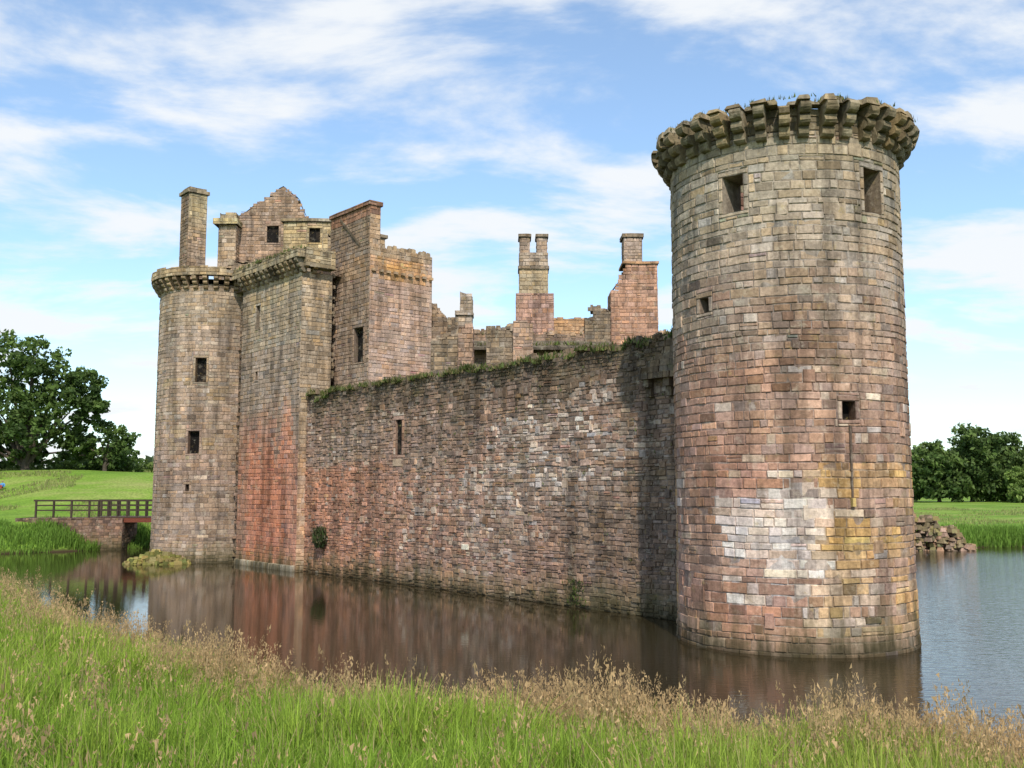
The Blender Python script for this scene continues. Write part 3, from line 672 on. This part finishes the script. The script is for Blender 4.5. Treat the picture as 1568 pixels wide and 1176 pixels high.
# ------------------------------------------------------------ grass
def blades(name,x,y,h,w,col,lean=.35,z=None,mat=GRASSM,extra=None,dirbias=0.):
    n=len(x); z=height(x,y)-.03 if z is None else z
    a=rng.uniform(0,2*PI,n); la=rng.uniform(0,2*PI,n); l=h*np.abs(rng.normal(0,lean,n))
    lx,ly=np.cos(la)*l+dirbias*h,np.sin(la)*l
    V=np.zeros((n,7,3)); T=[0,.4,.75,1]; 
    for i,t in enumerate(T):
        cx=x+lx*t*t; cy=y+ly*t*t; cz=z+h*(t-.18*t*t*np.clip(l/h,0,1.2))
        ww=w*(1-.25*t) if i<3 else w*0
        if i==2: ww=w*.55
        if i<3:
            V[:,2*i,0]=cx-np.cos(a)*ww;V[:,2*i,1]=cy-np.sin(a)*ww;V[:,2*i,2]=cz
            V[:,2*i+1,0]=cx+np.cos(a)*ww;V[:,2*i+1,1]=cy+np.sin(a)*ww;V[:,2*i+1,2]=cz
        else: V[:,6,0]=cx;V[:,6,1]=cy;V[:,6,2]=cz
    F=np.array([(0,1,3),(0,3,2),(2,3,5),(2,5,4),(4,5,6)])
    faces=(np.arange(n)[:,None,None]*7+F[None]).reshape(-1,3)
    C=np.repeat(col[:,None,:],7,1).reshape(-1,3); Vv=V.reshape(-1,3)
    if extra is not None:   # seed heads
        k=extra; hn=30
        cen=V[:,6,:]; prev=V[:,4,:]
        d=cen-prev; 
        t=rng.uniform(-1.0,.35,(n,hn,1)); pos=cen[:,None,:]+d[:,None,:]*t*1.1
        rad=(.038*(1-np.abs((t+.3)/.8))+.007)*k
        pos=pos+rng.normal(0,1,(n,hn,3))*rad*np.array([1,1,.8])
        sz=rng.uniform(.007,.017,(n,hn,1,1))*k
        tri=pos[:,:,None,:]+rng.normal(0,1,(n,hn,3,3))*sz*np.array([.7,.7,1.8])
        off=len(Vv); Vv=np.concatenate([Vv,tri.reshape(-1,3)])
        faces=np.concatenate([faces,off+np.arange(n*hn*3).reshape(-1,3)])
        sc=np.array([.56,.39,.20])*rng.uniform(.6,1.25,(n,1,1)); sc=np.repeat(sc,hn*3,1).reshape(-1,3)
        C=np.concatenate([C,sc])
    me=bpy.data.meshes.new(name); fast_mesh(me,Vv,faces,3)
    at=me.attributes.new("Col",'FLOAT_COLOR','POINT'); arr=np.ones((len(Vv),4),np.float32);arr[:,:3]=C; at.data.foreach_set("color",arr.ravel())
    me.materials.append(mat); ob=bpy.data.objects.new(name,me); scene.collection.objects.link(ob); return ob
def vnoise(x,y,f,seed=0):
    g=np.random.default_rng(seed).uniform(0,1,(64,64)); X=(x*f)%64;Y=(y*f)%64
    i=X.astype(int)%64;j=Y.astype(int)%64;u=X-np.floor(X);v=Y-np.floor(Y);u=u*u*(3-2*u);v=v*v*(3-2*v);i2=(i+1)%64;j2=(j+1)%64
    return (g[i,j]*(1-u)*(1-v)+g[i2,j]*u*(1-v)+g[i,j2]*(1-u)*v+g[i2,j2]*u*v)
def sample(n,x0,x1,y0,y1,dmin,dmax,wedge=True):
    X=rng.uniform(x0,x1,n);Y=rng.uniform(y0,y1,n);d=sdist(X,Y);k=(d>dmin)&(d<dmax)
    if wedge:k&=np.abs(X)<.62*Y+2
    return X[k],Y[k],d[k]
X,Y,d=sample(300000,-14,12,5.5,26,-.1,30)
X2,Y2,d2=sample(150000,-34,-10,20,52,-.1,9)
X=np.concatenate([X,X2]);Y=np.concatenate([Y,Y2]);d=np.concatenate([d,d2])
n1_=vnoise(X,Y,.45,1);n2_=vnoise(X,Y,1.6,2);n3_=vnoise(X,Y,3.3,3)
h=(.26+.46*n1_+.36*n2_+.2*n3_)*rng.uniform(.6,1.3,len(X))
h*=(1-.6*ss(d,6,10)*ss(-X,1,5))*(1-.22*ss(X,2,7))
wd=.0068+.0004*Y
t=(n1_*.5+n2_*.5)[:,None]
col=np.array([.16,.32,.028])*(1-t)+np.array([.37,.48,.07])*t
rt_=ss(X,0,6)[:,None]*.35; col=col*(1-rt_)+np.array([.38,.35,.10])*rt_
col=col*rng.uniform(.5,1.3,(len(X),1)); dry=rng.uniform(0,1,len(X))<.09; col[dry]=np.array([.45,.37,.17])
blades("tall_grass",X,Y,h,wd,col)
X,Y,d=sample(64000,-14,14,8,26,-.1,30); X2,Y2,d2=sample(16000,-34,-10,20,52,-.1,7)
X=np.concatenate([X,X2]);Y=np.concatenate([Y,Y2]);d=np.concatenate([d,d2])
cl=vnoise(X,Y,.8,5)*.6+vnoise(X,Y,2.1,15)*.5
p=.95*np.exp(-(np.maximum(d-.3,0)/(1.5+1.9*ss(X,0,5)))**2)*(.1+1.2*cl)+.05*vnoise(X,Y,.35,6)
k=rng.uniform(0,1,len(X))<p; X,Y,cl,d=X[k],Y[k],cl[k],d[k]
h=rng.uniform(.5,1.15,len(X))*(.6+.95*cl)*(1+.12*ss(Y,16,22))*(1-.12*ss(X,3,8))
col=np.array([.32,.30,.12])*rng.uniform(.7,1.3,(len(X),1))
blades("seeding_grass",X,Y,h,.0032+.00013*Y,col,lean=.2,extra=1.3,dirbias=-.08)
X,Y,d=sample(60000,-48,-27,66,80,-.3,3.,False); X2,Y2,d2=sample(60000,33,62,74,90,-.2,4,False)
X=np.concatenate([X,X2]);Y=np.concatenate([Y,Y2]);n1_=vnoise(X,Y,.3,9)
k=rng.uniform(0,1,len(X))<.35+.5*n1_;X,Y,n1_=X[k],Y[k],n1_[k]
h=(.35+.8*n1_)*rng.uniform(.6,1.2,len(X))
col=np.array([.17,.29,.045])*rng.uniform(.6,1.4,(len(X),1))
blades("bank_reeds",X,Y,h,np.full(len(X),.035),col)
X,Y,d=sample(45000,-75,-24,74,118,2,60,False); X2,Y2,d2=sample(25000,40,95,82,170,3,90,False)
X=np.concatenate([X,X2]);Y=np.concatenate([Y,Y2]);n1_=vnoise(X,Y,.22,19)
k=n1_>.58;X,Y,n1_=X[k],Y[k],n1_[k]
col=(np.array([.18,.28,.05])*(1-n1_[:,None])+np.array([.34,.33,.13])*n1_[:,None])*rng.uniform(.7,1.3,(len(X),1))
blades("meadow_tussocks",X,Y,rng.uniform(.1,.38,len(X)),np.full(len(X),.05),col)

# ------------------------------------------------------------ trees
def tube(mb,pts,rads,col,n=8):
    rings=[]
    for i,(p,r) in enumerate(zip(pts,rads)):
        p=Vector(p); d=(Vector(pts[min(i+1,len(pts)-1)])-Vector(pts[max(i-1,0)])).normalized()
        u=d.cross(Vector((0.3,1,.1))).normalized(); v=d.cross(u); b=len(mb.v)
        for k in range(n):
            a=2*PI*k/n; mb.v.append(tuple(p+(u*math.cos(a)+v*math.sin(a))*r))
        rings.append(b)
    for A,B in zip(rings,rings[1:]):
        for k in range(n): mb.f.append((A+k,A+(k+1)%n,B+(k+1)%n,B+k)); mb.c.append(col)
def leaves_mesh(name,centers,size,colA,colB,parent):
    P=[];C=[]
    for (c,r,n,t) in centers:
        v=rng.normal(0,1,(n,3)); v/=np.linalg.norm(v,axis=1)[:,None]; v*=(rng.uniform(.25,1,(n,1))**.6)*r; v[:,2]*=.7
        P.append(v+np.array(c)); k=np.array(colA)*(1-t)+np.array(colB)*t
        C.append(k*rng.uniform(.6,1.4,(n,1)))
    P=np.concatenate(P);C=np.concatenate(C);n=len(P)
    a=rng.normal(0,1,(n,3));a/=np.linalg.norm(a,axis=1)[:,None]; b=np.cross(a,rng.normal(0,1,(n,3)));b/=np.linalg.norm(b,axis=1)[:,None]
    s=size*rng.uniform(.5,1.2,(n,1))
    V=np.stack([P-a*s,P+b*s*.55,P+a*s,P-b*s*.55],1).reshape(-1,3)
    me=bpy.data.meshes.new(name);fast_mesh(me,V,np.arange(n*4).reshape(-1,4),4)
    at=me.attributes.new("Col",'FLOAT_COLOR','POINT');arr=np.ones((n*4,4),np.float32);arr[:,:3]=np.repeat(C,4,0);at.data.foreach_set("color",arr.ravel())
    me.materials.append(LEAF);ob=bpy.data.objects.new(name,me);scene.collection.objects.link(ob);ob.parent=parent
def tree(name,base,blobs,leaf,trunk_r,cA=(.04,.075,.018),cB=(.13,.20,.045),dens=26,sub=22):
    e=empty(name); mb=MB(); bx,by,bz=base
    top=max(b[2] for b in blobs); fork=(bx,by,bz+max(.5,(min(b[2]-b[3] for b in blobs)-bz)*.9)+.6)
    tube(mb,[(bx,by,bz-.4),(bx,by,bz+.5),fork,(bx+.3,by,(fork[2]+top)/2),(bx+.2,by,top)],[trunk_r*1.5,trunk_r,trunk_r*.8,trunk_r*.5,trunk_r*.15],(.08,.065,.05))
    cs=[]
    for (x,y,z,r) in blobs:
        mid=((fork[0]+x)/2+random.uniform(-.5,.5),(fork[1]+y)/2,(fork[2]+z)/2+.6)
        tube(mb,[fork,mid,(x,y,z)],[trunk_r*.45,trunk_r*.28,trunk_r*.08],(.08,.065,.05),6)
        for k in range(sub):
            v=Vector((random.gauss(0,1),random.gauss(0,1),random.gauss(.15,1))).normalized()*r*random.uniform(.55,1.05)
            cs.append(((x+v.x,y+v.y,z+v.z*.8),r*random.uniform(.22,.42),dens,clamp(random.random()*.8+v.z/r*.25)))
    mb.build("trunk_and_limbs",ROCK,e); leaves_mesh("leaves",cs,leaf,cA,cB,e)
bl=[(-57,110,19.3,3.8),(-53.5,109,19.2,3.0),(-51.,110,17.,3.0),(-49.2,110,13.8,2.6),(-57.5,109,13.5,3.8),(-61,111,16,3.8),(-61,110,11.5,3.5),(-53,108,11.5,2.9),(-48.4,110,16,2.1),(-57,112,10,3.),(-63,112,19,3.5),(-47.3,110,13.8,1.5),(-50.5,111,10.4,2.1),(-55,111,8.8,2.2),(-59,109,8.8,2.4),(-54,110,15.2,3.2)]
tree("oak_tree",(-54.5,110,5.9),bl,.34,.55,dens=36,sub=26)
tree("oak_tree",(-46.4,112,5.9),[(-47.5,112,10.8,2.1),(-45.0,112,10.1,1.9),(-49.3,112,9.6,1.8),(-46.5,113,8.4,1.8),(-49,113,7.8,1.6),(-44.2,112,8.4,1.5)],.27,.28,dens=32)
tree("oak_tree",(-62,125,6),[(-60,125,14,4),(-65,126,13,4),(-56,126,9.5,2.6),(-51,127,9,2.2)],.4,.5,dens=30)
def rt(name,x,y,z0,w,h,cA,cB,k=9):
    bb=[]
    for i in range(k):
        a=random.uniform(0,2*PI);q_=random.uniform(.1,.6)*w/2; zz=random.uniform(.18,.76); rr=w*.23*(1.2-.6*abs(zz-.35))
        bb.append((x+q_*math.cos(a)*1.1,y+q_*math.sin(a),z0+h*zz,rr))
    bb.append((x,y,z0+h*.78,w*.24)); bb.append((x,y,z0+h*.42,w*.36)); bb.append((x-w*.22,y-2,z0+h*.22,w*.24)); bb.append((x+w*.22,y-2,z0+h*.22,w*.24))
    tree(name,(x,y,z0),bb,.62,w*.03,cA,cB,dens=28,sub=28)
A_,B_=(.05,.09,.024),(.15,.22,.055); Al,Bl=(.12,.18,.04),(.23,.32,.08)
rt("broadleaf_tree",104,240,1,16,15.5,A_,B_); rt("broadleaf_tree",112.5,241,1,19,19.6,A_,B_,13); rt("broadleaf_tree",122,243,1,17,18.5,A_,B_,11)
rt("broadleaf_tree",131,240,1,16,18,A_,B_); rt("broadleaf_tree",117,226,1,9,9,Al,Bl,6); rt("broadleaf_tree",127,225,1,12,14,Al,Bl,8); rt("broadleaf_tree",98,250,1,13,12,A_,B_)
rt("broadleaf_tree",145,245,1,17,17,A_,B_)
e=empty("distant_tree_line"); cs=[]
for i in range(420):
    a=math.radians(random.uniform(-62,75)); D_=random.uniform(330,430)
    x,y=D_*math.sin(a),D_*math.cos(a)
    zz=float(height(np.array([x]),np.array([y]))[0])
    hgt=(4+4.5*abs(fbm(a*6,2.)) )*(1.0 if a<0 else .75)
    cs.append(((x,y,zz+hgt*.35),hgt*.8,26,random.random()))
for i in range(60):
    x=-100+random.gauss(0,16);y=250+random.gauss(0,8); cs.append(((x,y,6+random.uniform(1,5)),3.2,26,random.random()*.6))
leaves_mesh("crowns",cs,1.3,(.06,.09,.045),(.12,.17,.08),e)
e=empty("hedgerow"); cs=[]
for i in range(130):
    x=random.uniform(-62,-34);y=116+random.uniform(-2,3); cs.append(((x,y,6.2+random.uniform(.2,1.3)),random.uniform(.7,1.5),40,random.random()))
leaves_mesh("hedge_leaves",cs,.3,(.06,.10,.02),(.15,.21,.05),e)

# ------------------------------------------------------------ footbridge
br=empty("wooden_footbridge"); mb=MB()
def bx(mb,x0,x1,y0,y1,z0,z1,c): mb.hexa([(x0,y0,z0),(x1,y0,z0),(x1,y1,z0),(x0,y1,z0),(x0,y0,z1),(x1,y0,z1),(x1,y1,z1),(x0,y1,z1)],c)
wc=(.055,.04,.03)
x=-31.6
while x<-24.0: bx(mb,x,x+.17,74.8,77.4,2.42,2.48,(.12,.09,.07)); x+=.19
bx(mb,-31.6,-24,74.85,75.1,2.05,2.41,(.16,.05,.03)); bx(mb,-31.6,-24,77.1,77.35,2.05,2.41,(.13,.045,.03))
mb.build("deck",WOOD,br)
mb=MB()
for yy in (74.95,77.25):
    xx=-36.2 if yy<76 else -32.2
    x=xx
    while x<-24.2: k=random.uniform(.8,1.2); bx(mb,x,x+.13,yy-.06,yy+.06,2.35,3.62,tuple(q*k for q in wc)); x+=1.35 if x<-32.5 else .72
    bx(mb,xx-.1,-24.2,yy-.07,yy+.07,3.62,3.75,wc)
    for z in (2.90,3.27): bx(mb,xx,-24.2,yy-.03,yy+.03,z,z+.10,wc)
mb.build("railings",WOOD,br)
mb=MB()
abox(mb,-37.5,-29.4,74.6,77.6,-.4,2.38,.22,.42,lambda s,z,*k:vary(lerp((.12,.09,.065),(.17,.11,.08),clamp((s+37)/8)),.25),frames=False)
abox(mb,-25.6,-24.0,74.6,77.6,-.4,2.0,.22,.42,mk(dark),frames=False)
mb.build("stone_abutment",STONE,br)

def stones(name,spots,mat,cols):
    mb=MB()
    for (x,y,z,s,fl) in spots:
        c=vary(random.choice(cols),.2); R_=random.uniform(0,PI)
        p=[]
        for zz in (-1,1):
            for (a,b) in ((-1,-1),(1,-1),(1,1),(-1,1)):
                k=.72 if zz>0 else 1
                u,v=a*s*random.uniform(.75,1.1)*k,b*s*.8*random.uniform(.75,1.1)*k
                p.append((x+u*math.cos(R_)-v*math.sin(R_),y+u*math.sin(R_)+v*math.cos(R_),z+zz*s*fl*random.uniform(.8,1.1)))
        mb.hexa(p,c)
    return mb.build(name,mat)
sp_=[]
for i in range(560):
    u=random.random(); x=29.8+4.6*u; hh=2.5*(1-u**2.6)+.3*math.sin(u*20)
    sp_.append((x,74.5+random.uniform(-.9,1.2),random.uniform(-.1,max(.2,hh)),random.uniform(.14,.34),.55))
stones("ruined_stone_foundation",sp_,ROCK,[(.20,.155,.11),(.25,.18,.135),(.14,.12,.07),(.16,.15,.07)])
sp_=[]
for i in range(240):
    a=random.uniform(0,2*PI); r=random.uniform(0,1)**.6; x=-21.9+2.0*r*math.cos(a); y=61.2+.9*r*math.sin(a)
    sp_.append((x,y,(1-r)*.75+random.uniform(-.1,.1),random.uniform(.12,.3),.5))
stones("mossy_rubble",sp_,ROCK,[(.14,.14,.04),(.17,.15,.06),(.09,.10,.03)])

# ------------------------------------------------------------ visitor resting on the far bank
per=empty("seated_visitor"); g=float(height(np.array([-50.7]),np.array([98.]))[0])
def flat(name,c):
    m,nt,b=newmat(name);n_=nt.nodes.new('ShaderNodeTexNoise');n_.inputs['Scale'].default_value=30
    r_=nt.nodes.new('ShaderNodeMix');r_.data_type='RGBA';r_.inputs['A'].default_value=(*[x*.8 for x in c],1);r_.inputs['B'].default_value=(*[min(1,x*1.2) for x in c],1)
    nt.links.new(n_.outputs['Fac'],r_.inputs['Factor']);nt.links.new(r_.outputs['Result'],b.inputs['Base Color']);b.inputs['Roughness'].default_value=.85;return m
lo=(-50.7,98.,g)
def addskin(name,pts,edges,rad,mat):
    me=bpy.data.meshes.new(name);me.from_pydata(pts,edges,[]);ob=bpy.data.objects.new(name,me);scene.collection.objects.link(ob)
    bpy.context.view_layer.objects.active=ob
    ob.modifiers.new("s",'SKIN')
    if not me.skin_vertices: 
        bpy.ops.object.select_all(action='DESELECT'); ob.select_set(True)
        bpy.ops.object.modifier_remove(modifier="s"); bpy.ops.object.modifier_add(type='SKIN')
    for i,r in enumerate(rad): me.skin_vertices[0].data[i].radius=(r,r)
    sb=ob.modifiers.new("d",'SUBSURF');sb.levels=1;sb.render_levels=1
    me.materials.append(mat);ob.location=lo;ob.parent=per
try:
    addskin("torso_and_arms",[(0,0,.14),(0,.02,.38),(0,0,.56),(-.2,0,.54),(-.27,-.1,.32),(-.16,-.3,.3),(.2,0,.54),(.27,-.1,.32),(.16,-.3,.3),(0,-.01,.66)],[(0,1),(1,2),(2,3),(3,4),(4,5),(2,6),(6,7),(7,8),(2,9)],[.15,.14,.13,.07,.05,.04,.07,.05,.04,.05],flat("blue_shirt",(.08,.25,.5)))
    addskin("legs",[(0,0,.13),(-.12,-.4,.45),(-.13,-.62,.06),(-.13,-.78,.05),(.12,-.4,.42),(.13,-.6,.06),(.13,-.76,.05)],[(0,1),(1,2),(2,3),(0,4),(4,5),(5,6)],[.15,.07,.045,.04,.07,.045,.04],flat("red_trousers",(.3,.06,.05)))
    addskin("head",[(0,-.02,.70),(0,-.03,.82),(0,-.02,.88)],[(0,1),(1,2)],[.06,.1,.07],flat("skin_and_hair",(.3,.16,.1)))
except Exception as ex: print("skin fail",ex)

# ------------------------------------------------------------ light, sky, camera
to_sun=Vector((.10,-1.,0)).normalized()*math.cos(math.radians(46))+Vector((0,0,math.sin(math.radians(46))))
sun=bpy.data.lights.new("sun",'SUN');sun.energy=4.5;sun.angle=math.radians(.6);sun.color=(1,.93,.82)
so=bpy.data.objects.new("sun",sun);scene.collection.objects.link(so);so.rotation_euler=(-to_sun).to_track_quat('-Z','Y').to_euler()
w=bpy.data.worlds.new("World");scene.world=w;w.use_nodes=True;nt=w.node_tree;N=nt.nodes;L=nt.links
bg=N['Background'];bg.inputs['Strength'].default_value=.1
sky=N.new('ShaderNodeTexSky');sky.sky_type='NISHITA';sky.sun_disc=False;sky.sun_elevation=math.radians(46);sky.sun_rotation=math.atan2(to_sun.x,to_sun.y)
sky.air_density=1.0;sky.dust_density=.5;sky.ozone_density=2
tc=N.new('ShaderNodeTexCoord');sp=N.new('ShaderNodeSeparateXYZ');L.new(tc.outputs['Generated'],sp.inputs[0])
def mth(op,a,b=None,c=None):
    n=N.new('ShaderNodeMath');n.operation=op
    for i,v in enumerate((a,b,c)):
        if v is None: continue
        if isinstance(v,(int,float)): n.inputs[i].default_value=v
        else: L.new(v,n.inputs[i])
    return n.outputs[0]
zc=mth('ADD',mth('MAXIMUM',sp.outputs['Z'],0.),.14)
px=mth('DIVIDE',sp.outputs['X'],zc);py=mth('DIVIDE',sp.outputs['Y'],zc)
cb=N.new('ShaderNodeCombineXYZ');L.new(px,cb.inputs[0]);L.new(py,cb.inputs[1])
mp=N.new('ShaderNodeMapping');mp.inputs['Scale'].default_value=(.9,1.3,1);mp.inputs['Rotation'].default_value=(0,0,-.3);mp.inputs['Location'].default_value=(5.1,3.7,0);L.new(cb.outputs[0],mp.inputs[0])
n1=N.new('ShaderNodeTexNoise');n1.inputs['Scale'].default_value=1.6;n1.inputs['Detail'].default_value=10;n1.inputs['Roughness'].default_value=.57;n1.inputs['Distortion'].default_value=.25;L.new(mp.outputs[0],n1.inputs['Vector'])
r=N.new('ShaderNodeMapRange');r.interpolation_type='SMOOTHSTEP';r.inputs['From Min'].default_value=.45;r.inputs['From Max'].default_value=.61;L.new(n1.outputs['Fac'],r.inputs['Value'])
hz=N.new('ShaderNodeMapRange');hz.inputs['From Min'].default_value=.0;hz.inputs['From Max'].default_value=.22;hz.inputs['To Min'].default_value=.34;hz.inputs['To Max'].default_value=.1;L.new(sp.outputs['Z'],hz.inputs['Value'])
fac=mth('MINIMUM',mth('ADD',mth('MULTIPLY',r.outputs[0],.86),hz.outputs[0]),.97)
gain=N.new('ShaderNodeMix');gain.data_type='RGBA';gain.blend_type='MULTIPLY';gain.inputs['Factor'].default_value=1;L.new(sky.outputs[0],gain.inputs['A']);gain.inputs['B'].default_value=(1.95,2.2,2.25,1)
mx=N.new('ShaderNodeMix');mx.data_type='RGBA';L.new(fac,mx.inputs['Factor']);L.new(gain.outputs['Result'],mx.inputs['A']);mx.inputs['B'].default_value=(9.3,9.6,9.9,1)
L.new(mx.outputs['Result'],bg.inputs['Color'])
cam=bpy.data.cameras.new("camera");cam.sensor_width=36;cam.lens=36*1500/1568;cam.clip_end=8000;cam.clip_start=.1
co=bpy.data.objects.new("camera",cam);scene.collection.objects.link(co);co.location=(0,0,4.65);co.rotation_euler=(math.radians(90+6.05),0,0)
scene.camera=co
